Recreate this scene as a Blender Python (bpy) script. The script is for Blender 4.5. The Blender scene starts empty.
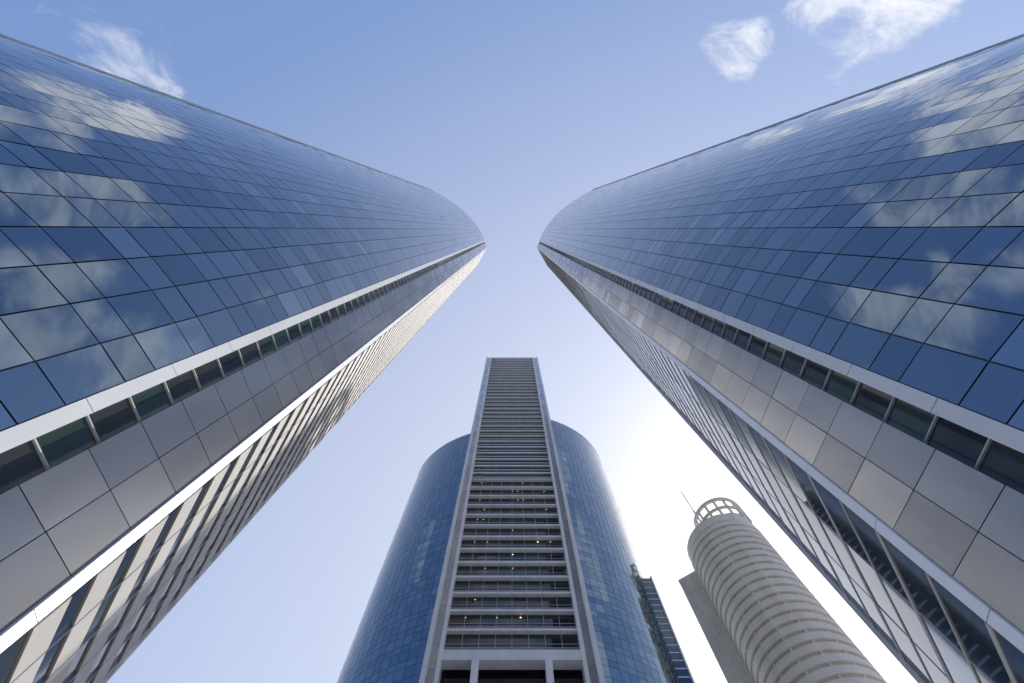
import bpy, math, random
from mathutils import Vector
random.seed(7)
scene=bpy.context.scene
# ---------------------------------------------------------------- materials
def mat(name,col,rough=.5,metal=0.,spec=.5,noise=None,bump=0.):
    m=bpy.data.materials.new(name); m.use_nodes=True
    nt=m.node_tree; b=nt.nodes['Principled BSDF']
    b.inputs['Base Color'].default_value=(*col,1)
    b.inputs['Roughness'].default_value=rough
    b.inputs['Metallic'].default_value=metal
    b.inputs['Specular IOR Level'].default_value=spec
    if noise:
        sc,amt=noise
        tc=nt.nodes.new('ShaderNodeTexCoord'); n=nt.nodes.new('ShaderNodeTexNoise')
        n.inputs['Scale'].default_value=sc; n.inputs['Detail'].default_value=5
        mp=nt.nodes.new('ShaderNodeMapping'); mp.inputs['Scale'].default_value=(1,1,.35)
        nt.links.new(tc.outputs['Object'],mp.inputs[0]); nt.links.new(mp.outputs[0],n.inputs['Vector'])
        r=nt.nodes.new('ShaderNodeMapRange'); r.inputs[1].default_value=.3; r.inputs[2].default_value=.7
        r.inputs[3].default_value=1-amt; r.inputs[4].default_value=1+amt*.4
        nt.links.new(n.outputs[0],r.inputs[0])
        mx=nt.nodes.new('ShaderNodeVectorMath'); mx.operation='SCALE'
        mx.inputs[0].default_value=col; nt.links.new(r.outputs[0],mx.inputs['Scale'])
        nt.links.new(mx.outputs[0],b.inputs['Base Color'])
        if bump:
            bp=nt.nodes.new('ShaderNodeBump'); bp.inputs['Strength'].default_value=bump; bp.inputs['Distance'].default_value=.05
            nt.links.new(n.outputs[0],bp.inputs['Height']); nt.links.new(bp.outputs[0],b.inputs['Normal'])
    return m
G=[mat('glass_blue_a',(.19,.24,.29),.03,1),mat('glass_blue_b',(.16,.208,.26),.03,1),
   mat('glass_blue_c',(.215,.268,.32),.04,1),mat('glass_blue_blind',(.27,.32,.37),.08,1)]
GAP=mat('mullion_dark',(.07,.08,.095),.4,.5)
WG=[mat('wing_glass_a',(.17,.23,.285),.06,1),mat('wing_glass_b',(.15,.21,.265),.05,1),mat('wing_glass_c',(.19,.25,.305),.06,1)]
WGAP=mat('wing_mullion',(.11,.14,.18),.35,.8)
WHITE=mat('white_trim',(.85,.85,.85),.35,.1,noise=(.5,.08))
SIL=[mat('silver_panel_a',(.56,.57,.59),.27,.95,noise=(.4,.2)),mat('silver_panel_b',(.50,.51,.53),.30,.95,noise=(.4,.2)),mat('silver_panel_c',(.61,.62,.64),.25,.95,noise=(.4,.2))]
BEI=mat('beige_spandrel',(.58,.56,.53),.45,.3,noise=(.4,.1))
DG=[mat('dark_glass_a',(.025,.033,.042),.04,0,.7),mat('dark_glass_b',(.04,.046,.052),.06,0,.6),mat('dark_glass_c',(.015,.02,.028),.03,0,.8)]
GREEN=mat('green_dark_glass',(.04,.07,.07),.05,.2,.8)
SLAB=mat('slab_edge',(.78,.79,.80),.45,.0,noise=(.5,.12))
LOUV=mat('louvre_metal',(.58,.61,.64),.4,.2,noise=(.3,.12))
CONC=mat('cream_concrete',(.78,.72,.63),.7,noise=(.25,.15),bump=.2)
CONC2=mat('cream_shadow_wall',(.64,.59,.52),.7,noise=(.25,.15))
ROOF=mat('roof_membrane',(.35,.35,.35),.8)
BGL=mat('side_glass_blue',(.075,.10,.135),.05,.9)
WARM=mat('lit_ceiling_fitting',(.9,.8,.6),.5)
WARM.node_tree.nodes['Principled BSDF'].inputs['Emission Color'].default_value=(1,.86,.6,1)
WARM.node_tree.nodes['Principled BSDF'].inputs['Emission Strength'].default_value=.8
PAVE=mat('plaza_paving',(.42,.40,.37),.75,noise=(.6,.2),bump=.2)
ALLM=G+WG+[GAP,WGAP,WHITE]+SIL+[BEI]+DG+[GREEN,SLAB,LOUV,CONC,CONC2,ROOF,BGL,WARM]
IDX={m.name:i for i,m in enumerate(ALLM)}

class MB:
    def __init__(s): s.v=[]; s.f=[]; s.m=[]
    def quad(s,a,b,c,d,m):
        i=len(s.v); s.v+= [tuple(a),tuple(b),tuple(c),tuple(d)]; s.f.append((i,i+1,i+2,i+3)); s.m.append(IDX[m.name])
    def poly(s,pts,m):
        i=len(s.v); s.v+=[tuple(p) for p in pts]; s.f.append(tuple(range(i,i+len(pts)))); s.m.append(IDX[m.name])
    def box8(s,p,m): # p: 4 bottom, 4 top
        s.quad(p[0],p[1],p[2],p[3],m); s.quad(p[4],p[5],p[6],p[7],m)
        for k in range(4):
            j=(k+1)%4; s.quad(p[k],p[j],p[4+j],p[4+k],m)
    def box(s,x0,x1,y0,y1,z0,z1,m):
        s.box8([Vector(q) for q in ((x0,y0,z0),(x1,y0,z0),(x1,y1,z0),(x0,y1,z0),(x0,y0,z1),(x1,y0,z1),(x1,y1,z1),(x0,y1,z1))],m)
    def make(s,name,parent=None):
        me=bpy.data.meshes.new(name); me.from_pydata(s.v,[],s.f)
        used=sorted(set(s.m)); mp={u:i for i,u in enumerate(used)}
        for u in used: me.materials.append(ALLM[u])
        me.polygons.foreach_set('material_index',[mp[k] for k in s.m]); me.update()
        o=bpy.data.objects.new(name,me); scene.collection.objects.link(o)
        if parent: o.parent=parent
        return o
def empty(name):
    o=bpy.data.objects.new(name,None); scene.collection.objects.link(o); return o
UP=Vector((0,0,1))
def nrm(P,s,z,sg):
    e=1e-3; d=(P(min(s+e,1),z)-P(max(s-e,0),z)); d.z=0
    return UP.cross(d).normalized()*sg
def panels(mb,P,ss,zs,sg,mats,gap=.06,out=.05,jit=.004,back=GAP,w=None):
    for i in range(len(ss)-1):
        s0,s1=ss[i],ss[i+1]; n=nrm(P,(s0+s1)/2,zs[0],sg)
        z0,z1=zs[0],zs[-1]
        if back:
            K=6
            for k in range(K):
                za=z0+(z1-z0)*k/K; zb=z0+(z1-z0)*(k+1)/K
                mb.quad(P(s0,za),P(s1,za),P(s1,zb),P(s0,zb),back)
        for j in range(len(zs)-1):
            za,zb=zs[j],zs[j+1]
            a,b,c,d=P(s0,za),P(s1,za),P(s1,zb),P(s0,zb)
            L=(b-a).length; g=gap/L*.5; gz=gap/(zb-za)*.5
            def bl(u,v): return (a*(1-u)+b*u)*(1-v)+(d*(1-u)+c*u)*v
            ja=random.uniform(-jit,jit); jb=random.uniform(-jit,jit); jc=random.uniform(-jit,jit)
            q=[bl(g,gz)+n*(out+ja+jb),bl(1-g,gz)+n*(out+ja-jb),bl(1-g,1-gz)+n*(out-ja-jb+jc),bl(g,1-gz)+n*(out-ja+jb+jc)]
            mb.quad(*q,random.choices(mats,w)[0] if w else random.choice(mats))
def vstrip(mb,P,s0,s1,z0,z1,sg,o0,o1,m):
    n=nrm(P,(s0+s1)/2,z0,sg)
    p=[]
    for z in (z0,z1):
        p+=[P(s0,z)+n*o0,P(s1,z)+n*o0,P(s1,z)+n*o1,P(s0,z)+n*o1]
    mb.box8(p,m)
def hstrip(mb,P,s0,s1,z,h,sg,o0,o1,m):
    vstrip(mb,P,s0,s1,z,z+h,sg,o0,o1,m)
def lin(a,b,at,bt,H):
    a,b,at,bt=[Vector((*q,0)) for q in (a,b,at,bt)]
    def P(s,z):
        t=z/H; r=(a*(1-t)+at*t)*(1-s)+(b*(1-t)+bt*t)*s; r.z=z; return r
    return P

# ---------------------------------------------------------------- twin leaning towers
def twin(mx,H=300.):
    root=empty('glass_skyscraper')
    sg=-1 if mx>0 else 1
    def M(p): return (p[0]*mx,p[1])
    A0,A0t=(13.8,5.3),(17.4,3.1)
    A1,A1t=(13.66,5.8),(17.25,3.6)
    A2,A2t=(13.42,6.75),(17.0,4.7)
    B,Bt=(12.6,9.7),(16.2,7.4)
    B1,B1t=(12.6,10.1),(16.2,7.8)
    C,Ct=(18.9,20.3),(22.5,18.5)
    E,Et=(50,-17.0),(50,-27.7)
    K,Kt=(19.1,-8.2),(23.8,-14.6)
    def arc(s,z):
        t=z/H
        a=[A0[i]*(1-t)+A0t[i]*t for i in (0,1)];k=[K[i]*(1-t)+Kt[i]*t for i in (0,1)];e=[E[i]*(1-t)+Et[i]*t for i in (0,1)]
        r=[a[i]*(1-s)**2+2*k[i]*s*(1-s)+e[i]*s*s for i in (0,1)]
        return Vector((r[0]*mx,r[1],z))
    def L(a,b,at,bt): return lin(M(a),M(b),M(at),M(bt),H)
    N=400; pts=[arc(i/N,0) for i in range(N+1)]; cum=[0]
    for i in range(N): cum.append(cum[-1]+(pts[i+1]-pts[i]).length)
    nc=28; ss=[]
    for k in range(nc+1):
        t=cum[-1]*k/nc; j=min(range(N+1),key=lambda q:abs(cum[q]-t)); ss.append(j/N)
    zs=[0]; z=0
    while z<H-2.7:
        z+=2.3; zs.append(z); z+=1.45; zs.append(z)
    zs=[q for q in zs if q<H-.3]+[H]
    mb=MB(); panels(mb,arc,ss,zs,sg,G,gap=.055,out=.05,jit=.006,w=[6,5,4,1]); mb.make('curved_curtain_wall',root)
    mb=MB(); P=L(A1,A0,A1t,A0t)
    nz=77
    for k in range(nz):
        za,zb=H*k/nz,H*(k+1)/nz
        vstrip(mb,P,0,1,za+.02,zb-.02,sg,-.8,.16,WHITE)
    for k in range(20):
        za,zb=H*k/20,H*(k+1)/20
        a,b=arc(1,za),arc(1,zb)
        d=(arc(1,za)-arc(.98,za)).normalized(); n=nrm(arc,.99,za,sg)
        mb.box8([a-n*.8,a+d*.9-n*.8,a+d*.9+n*.35,a+n*.35,b-n*.8,b+d*.9-n*.8,b+d*.9+n*.35,b+n*.35],WHITE)
    mb.make('edge_trim',root)
    mb=MB()
    dp=.42
    P=L((A2[0]+dp,A2[1]+.1),(A1[0]+dp,A1[1]-.1),(A2t[0]+dp,A2t[1]+.1),(A1t[0]+dp,A1t[1]-.1))
    panels(mb,P,[0,1],[H*k/171 for k in range(172)],sg,[GREEN,DG[0],DG[1]],gap=.07,out=.03)
    for k in range(171): hstrip(mb,P,0,1,H*k/171-.03,.05,sg,.02,.12,LOUV)
    mb.make('recessed_window_strip',root)
    mb=MB(); P=L(B,A2,Bt,A2t)
    panels(mb,P,[0,.5,1],[H*k/140 for k in range(141)],sg,SIL,gap=.03,out=.05,jit=.004)
    P2=L(A2,(A2[0]+1.1,A2[1]+.12),A2t,(A2t[0]+1.1,A2t[1]+.12))
    vstrip(mb,P2,0,1,0,H,sg,-.03,0,SIL[0])
    mb.make('silver_cladding',root)
    mb=MB(); P=L(B1,B,B1t,Bt)
    for k in range(77):
        za,zb=H*k/77,H*(k+1)/77
        vstrip(mb,P,0,1,za+.015,zb-.015,sg,-.5,.14,WHITE)
    mb.make('corner_trim',root)
    mb=MB(); P=L(C,B1,Ct,B1t)
    zz=[H*k/154 for k in range(155)]
    if mx<0:
        panels(mb,P,[0,.2,.4,.6,.8,1],zz,sg,DG,gap=.08,out=.02,jit=.003)
        for k in range(154): hstrip(mb,P,.015,.985,zz[k],1.1,sg,.0,.1,BEI)
        for q in (.2,.4,.6,.8): vstrip(mb,P,q-.003,q+.003,0,H,sg,0,.12,SIL[1])
    else:
        panels(mb,P,[0,.34,.67,1],zz,sg,[BGL,DG[0],DG[2]],gap=.05,out=.02,jit=.006)
        for k in range(154): hstrip(mb,P,.015,.985,zz[k],.10 if k%2 else .2,sg,.0,.06,BEI)
        for q in (.34,.67): vstrip(mb,P,q-.003,q+.003,0,H,sg,0,.04,SIL[1])
    vstrip(mb,P,0,.014,0,H,sg,-.3,.25,WHITE)
    mb.make('louvred_side',root)
    mb=MB()
    bp=[(50.8,-17.0),(64,2),(48,22),(34,24),(19.0,20.4)]
    bt=[(50.8,-27.7),(64,0),(48,20),(34,22),(22.6,18.6)]
    for i in range(len(bp)-1):
        P=L(bp[i+1],bp[i],bt[i+1],bt[i])
        panels(mb,P,[k/6 for k in range(7)],[H*k/77 for k in range(78)],sg,G,gap=.1,out=.04)
    top=[arc(k/20,H-.3) for k in range(21)]+[Vector((p[0]*mx,p[1],H-.3)) for p in bt]+[Vector((q[0]*mx,q[1],H-.3)) for q in (B1t,Bt,A2t,(18,4.8),(18.2,3.7),A1t)]
    mb.poly(top,ROOF)
    mb.make('rear_walls_and_roof',root)
    return root
twin(-1); twin(1)

# ---------------------------------------------------------------- centre tower
root=empty('glass_skyscraper')
Y0=70.; X0=14.9; H=260.
def flat(x0,x1,y):
    def P(s,z): return Vector((x0+(x1-x0)*s,y,z))
    return P
mb=MB()
P=flat(-11.9,11.9,Y0+1.0)
zs=[66]
while zs[-1]<H-4: zs.append(zs[-1]+4.4)
zs[-1]=H
low=[z for z in zs if z<=124]; hi=[z for z in zs if z>=low[-1]]
panels(mb,P,[k/8 for k in range(9)],low,-1,DG,gap=.14,out=.05,jit=.01)
z2=[]
for z in hi[:-1]: z2+=[z,z+2.2]
z2=[q for q in z2 if q<H-1]+[H]
panels(mb,P,[k/8 for k in range(9)],z2,-1,DG,gap=.12,out=.05,jit=.01)
mb.make('front_glazing',root)
mb=MB()
for z in low:
    hstrip(mb,P,0,1,z,.5,-1,.06,.95,SLAB)
    hstrip(mb,P,0,1,z+1.25,.12,-1,.3,.42,LOUV)
    hstrip(mb,P,0,1,z+2.3,.08,-1,.1,.16,LOUV)
for z in low[:-1]:
    for k in range(1,8): mb.box(-11.9+23.8*k/8-.04,-11.9+23.8*k/8+.04,Y0+.8,Y0+.93,z+.5,z+4.4,LOUV)
    for k in range(5):
        if random.random()<.32:
            x=random.choice([-9,-7.5,-6,-3,0,1.5,3,4.5,6,9])
            mb.box(x,x+.28,Y0+.86,Y0+.94,z+3.7,z+3.82,WARM)
for i,z in enumerate(z2[:-1]):
    hstrip(mb,P,0,1,z+.05,.62 if i%2==0 else .4,-1,.06,.5 if i%2==0 else .28,SLAB if i%2==0 else LOUV)
mb.box(-11.9,11.9,Y0-.1,Y0+4,H-1.2,H+.6,SLAB)
mb.make('floor_slabs_and_louvres',root)
mb=MB()
for sx in (-1,1):
    def X(a,b): return (min(sx*a,sx*b),max(sx*a,sx*b))
    for k in range(58):
        za,zb=k*4.5+.02,k*4.5+4.48
        mb.box(*X(11.9,12.6),Y0-.25,Y0+2,za,zb,WHITE)
        mb.box(*X(12.6,14.1),Y0+.25,Y0+2,za,zb,SIL[k%3])
        mb.box(*X(14.1,14.95),Y0-.3,Y0+16,za,zb,WHITE)
mb.make('side_pilasters',root)
mb=MB()
mb.box(-11.9,11.9,Y0-.1,Y0+2,64.4,66,SLAB)
for x in (-6.2,6.2): mb.box(x-.6,x+.6,Y0-.1,Y0+1.1,0,64.4,WHITE)
P=flat(-11.9,11.9,Y0+3)
panels(mb,P,[k/8 for k in range(9)],[k*4.24 for k in range(16)],-1,DG,gap=.14,out=.05)
for k in range(15): hstrip(mb,P,0,1,k*4.24,.5,-1,.06,1.2,SLAB)
mb.make('lower_lobby_front',root)
cx,cy,ea,eb=0,110,42.6,30.
def wing(side,Hw):
    mb=MB()
    t0=math.asin(14.95/ea)
    def P(s,z):
        t=t0+(math.radians(115)-t0)*s
        return Vector((side*ea*math.sin(t),cy-eb*math.cos(t),z))
    n=30; nr=int(Hw/4.0)
    rows=[0]
    for k in range(nr): rows+=[Hw*(k+.62)/nr,Hw*(k+1)/nr]
    panels(mb,P,[k/n for k in range(n+1)],rows,1 if side<0 else -1,WG,gap=.09,out=.05,jit=.012,back=WGAP)
    for k in range(n):
        vstrip(mb,P,k/n,(k+1)/n,Hw,Hw+1.0,-side,-.4,.12,LOUV)
    pts=[P(k/n,Hw) for k in range(n+1)]+[Vector((0,cy+20,Hw)),Vector((0,cy-26,Hw))]
    mb.poly(pts,ROOF)
    mb.make('curved_wing',root)
wing(-1,182.); wing(1,197.)
mb=MB()
mb.box(-14.1,14.1,Y0+4,Y0+40,0,H-6,SIL[1])
mb.make('core',root)
mb=MB()
mb.box(36.3,39.3,94.6,122,0,112,BGL)
for k in range(56): mb.box(36.25,39.4,94.5,122.1,k*2+.2,k*2+.5,LOUV)
mb.box(39.2,39.6,94.3,94.9,0,112.5,LOUV)
mb.make('slatted_end_wall',root)

# ---------------------------------------------------------------- round tower
root=empty('cream_round_tower')
a0=math.radians(35.0); RC=Vector((137*math.sin(a0),137*math.cos(a0),0)); R=13.7
tv=Vector((math.cos(a0),-math.sin(a0),0)); rv=Vector((math.sin(a0),math.cos(a0),0))
def ring(mb,c,r0,r1,z0,z1,m,n=64,m2=None):
    for k in range(n):
        a=2*math.pi*k/n; b=2*math.pi*(k+1)/n
        def q(r,t,z): return Vector((c.x+r*math.cos(t),c.y+r*math.sin(t),z))
        mb.quad(q(r1,a,z0),q(r1,b,z0),q(r1,b,z1),q(r1,a,z1),m)
        mb.quad(q(r0,a,z0),q(r0,b,z0),q(r1,b,z0),q(r1,a,z0),m)
        mb.quad(q(r0,a,z1),q(r0,b,z1),q(r1,b,z1),q(r1,a,z1),m)
        mb.quad(q(r0,a,z0),q(r0,b,z0),q(r0,b,z1),q(r0,a,z1),m2 or m)
mb=MB()
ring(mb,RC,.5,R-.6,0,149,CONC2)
mb.make('shaft',root)
mb=MB()
k=0
while k*3.1<143:
    z=k*3.1
    ring(mb,RC,R-.8,R+.1,z,z+2.0,CONC)
    k+=1
ring(mb,RC,R-1.2,R-.3,145.5,149.3,CONC)
mb.make('balcony_bands',root)
mb=MB()
for i in range(14):
    a=2*math.pi*i/14
    x,y=RC.x+(R-.65)*math.cos(a),RC.y+(R-.65)*math.sin(a)
    mb.box(x-.35,x+.35,y-.35,y+.35,0,145,CONC)
mb.make('window_piers',root)
mb=MB()
CC=RC+tv*4.2-rv*1
ring(mb,CC,.5,9,149.3,151.5,CONC)
for z,h in ((154.5,.8),(159.5,1.3)): ring(mb,CC,8.7,9.6,z,z+h,CONC)
for i in range(16):
    a=2*math.pi*i/16; x,y=CC.x+9.15*math.cos(a),CC.y+9.15*math.sin(a)
    mb.box(x-.36,x+.36,y-.36,y+.36,149.3,159.5,CONC)
ring(mb,CC,.5,5.5,151.5,155,CONC2)
mb.make('crown',root)
mb=MB()
mc=RC-tv*2-rv*8
ring(mb,mc,.02,.4,149,163,SLAB,n=10); ring(mb,mc,.02,.22,163,177,SLAB,n=8)
mb.make('mast',root)
mb=MB()
def rb(t0,t1,r0,r1,z0,z1,m):
    c=[RC+tv*t0+rv*r0,RC+tv*t1+rv*r0,RC+tv*t1+rv*r1,RC+tv*t0+rv*r1]
    mb.box8([p+UP*z0 for p in c]+[p+UP*z1 for p in c],m)
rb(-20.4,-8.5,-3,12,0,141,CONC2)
rb(-20.5,-8.5,-3.1,12.1,141,142.4,CONC)
for q in (-17,-14.2): rb(q-.15,q+.15,-3.1,-3,0,141,CONC)
for k in range(45): rb(-20.45,-8.5,-3.06,12.05,k*3.1,k*3.1+.25,CONC)
mb.make('lift_block',root)

# ---------------------------------------------------------------- ground
me=bpy.data.meshes.new('ground'); S=4000
me.from_pydata([(-S,-S,0),(S,-S,0),(S,S,0),(-S,S,0)],[],[(0,1,2,3)]); me.materials.append(PAVE)
o=bpy.data.objects.new('ground',me); scene.collection.objects.link(o)

# ---------------------------------------------------------------- light
sd=Vector((.75,.64,.875)).normalized()
el=math.asin(sd.z); az=math.atan2(sd.x,sd.y)
ld=bpy.data.lights.new('sun','SUN'); ld.energy=3.9; ld.angle=math.radians(.5); ld.color=(1,.95,.88)
lo=bpy.data.objects.new('sun',ld); scene.collection.objects.link(lo)
lo.rotation_euler=sd.to_track_quat('Z','Y').to_euler()
w=bpy.data.worlds.new('World'); scene.world=w; w.use_nodes=True
nt=w.node_tree; bg=nt.nodes['Background']; bg.inputs['Strength'].default_value=.15
def lk(a,b): nt.links.new(a,b)
sky=nt.nodes.new('ShaderNodeTexSky'); sky.sky_type='NISHITA'; sky.sun_disc=False
sky.sun_elevation=el; sky.sun_rotation=az; sky.air_density=1.0; sky.dust_density=2.0; sky.ozone_density=1.5
tc=nt.nodes.new('ShaderNodeTexCoord')
# humid haze added over the clear-sky model
hd=nt.nodes.new('ShaderNodeVectorMath'); hd.operation='DOT_PRODUCT'; hd.inputs[1].default_value=Vector((.25,.75,.6)).normalized()
lk(tc.outputs['Generated'],hd.inputs[0])
hm=nt.nodes.new('ShaderNodeMapRange'); hm.inputs[1].default_value=-.2; hm.inputs[2].default_value=.98
lk(hd.outputs['Value'],hm.inputs[0])
hr=nt.nodes.new('ShaderNodeValToRGB'); cr=hr.color_ramp
cr.elements[0].position=0; cr.elements[0].color=(.09,.17,.40,1)
cr.elements[1].position=1; cr.elements[1].color=(.56,.58,.64,1)
e=cr.elements.new(.35); e.color=(.175,.26,.48,1)
e=cr.elements.new(.75); e.color=(.42,.46,.60,1)
lk(hm.outputs[0],hr.inputs[0])
hs=nt.nodes.new('ShaderNodeVectorMath'); hs.operation='SCALE'; hs.inputs['Scale'].default_value=1/.15
lk(hr.outputs[0],hs.inputs[0])
sk=nt.nodes.new('ShaderNodeVectorMath'); sk.operation='MULTIPLY_ADD'; sk.inputs[1].default_value=(.55,.55,.55)
lk(sky.outputs[0],sk.inputs[0]); lk(hs.outputs[0],sk.inputs[2])
mpn=nt.nodes.new('ShaderNodeMapping'); mpn.inputs['Rotation'].default_value=(0,0,math.radians(-28)); mpn.inputs['Scale'].default_value=(.75,1.3,1)
lk(tc.outputs['Generated'],mpn.inputs[0])
n=nt.nodes.new('ShaderNodeTexNoise'); n.inputs['Scale'].default_value=8; n.inputs['Detail'].default_value=10; n.inputs['Roughness'].default_value=.64; n.inputs['Distortion'].default_value=.5
lk(mpn.outputs[0],n.inputs['Vector'])
prev=None
for c,r,amp in (((.535,-.345,.775),8.5,.95),((.38,-.316,.87),4.8,.72),((-.63,-.225,.73),10,.75),((-.42,-.52,.74),11,.95),((.50,-.56,.70),12,.95),((.0,-.68,.73),13,.8),((.3,-.66,.70),10,.88),((-.3,-.66,.70),10,.88)):
    d=nt.nodes.new('ShaderNodeVectorMath'); d.operation='DOT_PRODUCT'
    d.inputs[1].default_value=Vector(c).normalized(); lk(tc.outputs['Generated'],d.inputs[0])
    mr=nt.nodes.new('ShaderNodeMapRange'); mr.interpolation_type='SMOOTHSTEP'
    mr.inputs[1].default_value=math.cos(math.radians(r)); mr.inputs[2].default_value=math.cos(math.radians(r*.15)); mr.inputs[4].default_value=amp
    lk(d.outputs['Value'],mr.inputs[0])
    if prev is None: prev=mr.outputs[0]
    else:
        mm=nt.nodes.new('ShaderNodeMath'); mm.operation='MAXIMUM'
        lk(prev,mm.inputs[0]); lk(mr.outputs[0],mm.inputs[1]); prev=mm.outputs[0]
m1=nt.nodes.new('ShaderNodeMath'); m1.operation='MULTIPLY_ADD'; m1.inputs[1].default_value=.36
lk(prev,m1.inputs[0]); lk(n.outputs[0],m1.inputs[2])
m2=nt.nodes.new('ShaderNodeMapRange'); m2.interpolation_type='SMOOTHSTEP'
m2.inputs[1].default_value=.69; m2.inputs[2].default_value=.97; m2.inputs[4].default_value=.9
lk(m1.outputs[0],m2.inputs[0])
mix=nt.nodes.new('ShaderNodeMix'); mix.data_type='RGBA'
lk(m2.outputs[0],mix.inputs['Factor']); lk(sk.outputs[0],mix.inputs['A']); mix.inputs['B'].default_value=(6.8,6.9,7.2,1)
lk(mix.outputs['Result'],bg.inputs['Color'])

# ---------------------------------------------------------------- camera
cd=bpy.data.cameras.new('camera'); cam=bpy.data.objects.new('camera',cd); scene.collection.objects.link(cam)
cd.sensor_width=36; cd.lens=16; cd.clip_end=9000; cd.clip_start=.1
cam.location=(0,0,1.6); cam.rotation_euler=(math.radians(90+90-13.1),0,0)
scene.camera=cam
scene.view_settings.view_transform='Standard'; scene.view_settings.look='None'; scene.view_settings.exposure=0
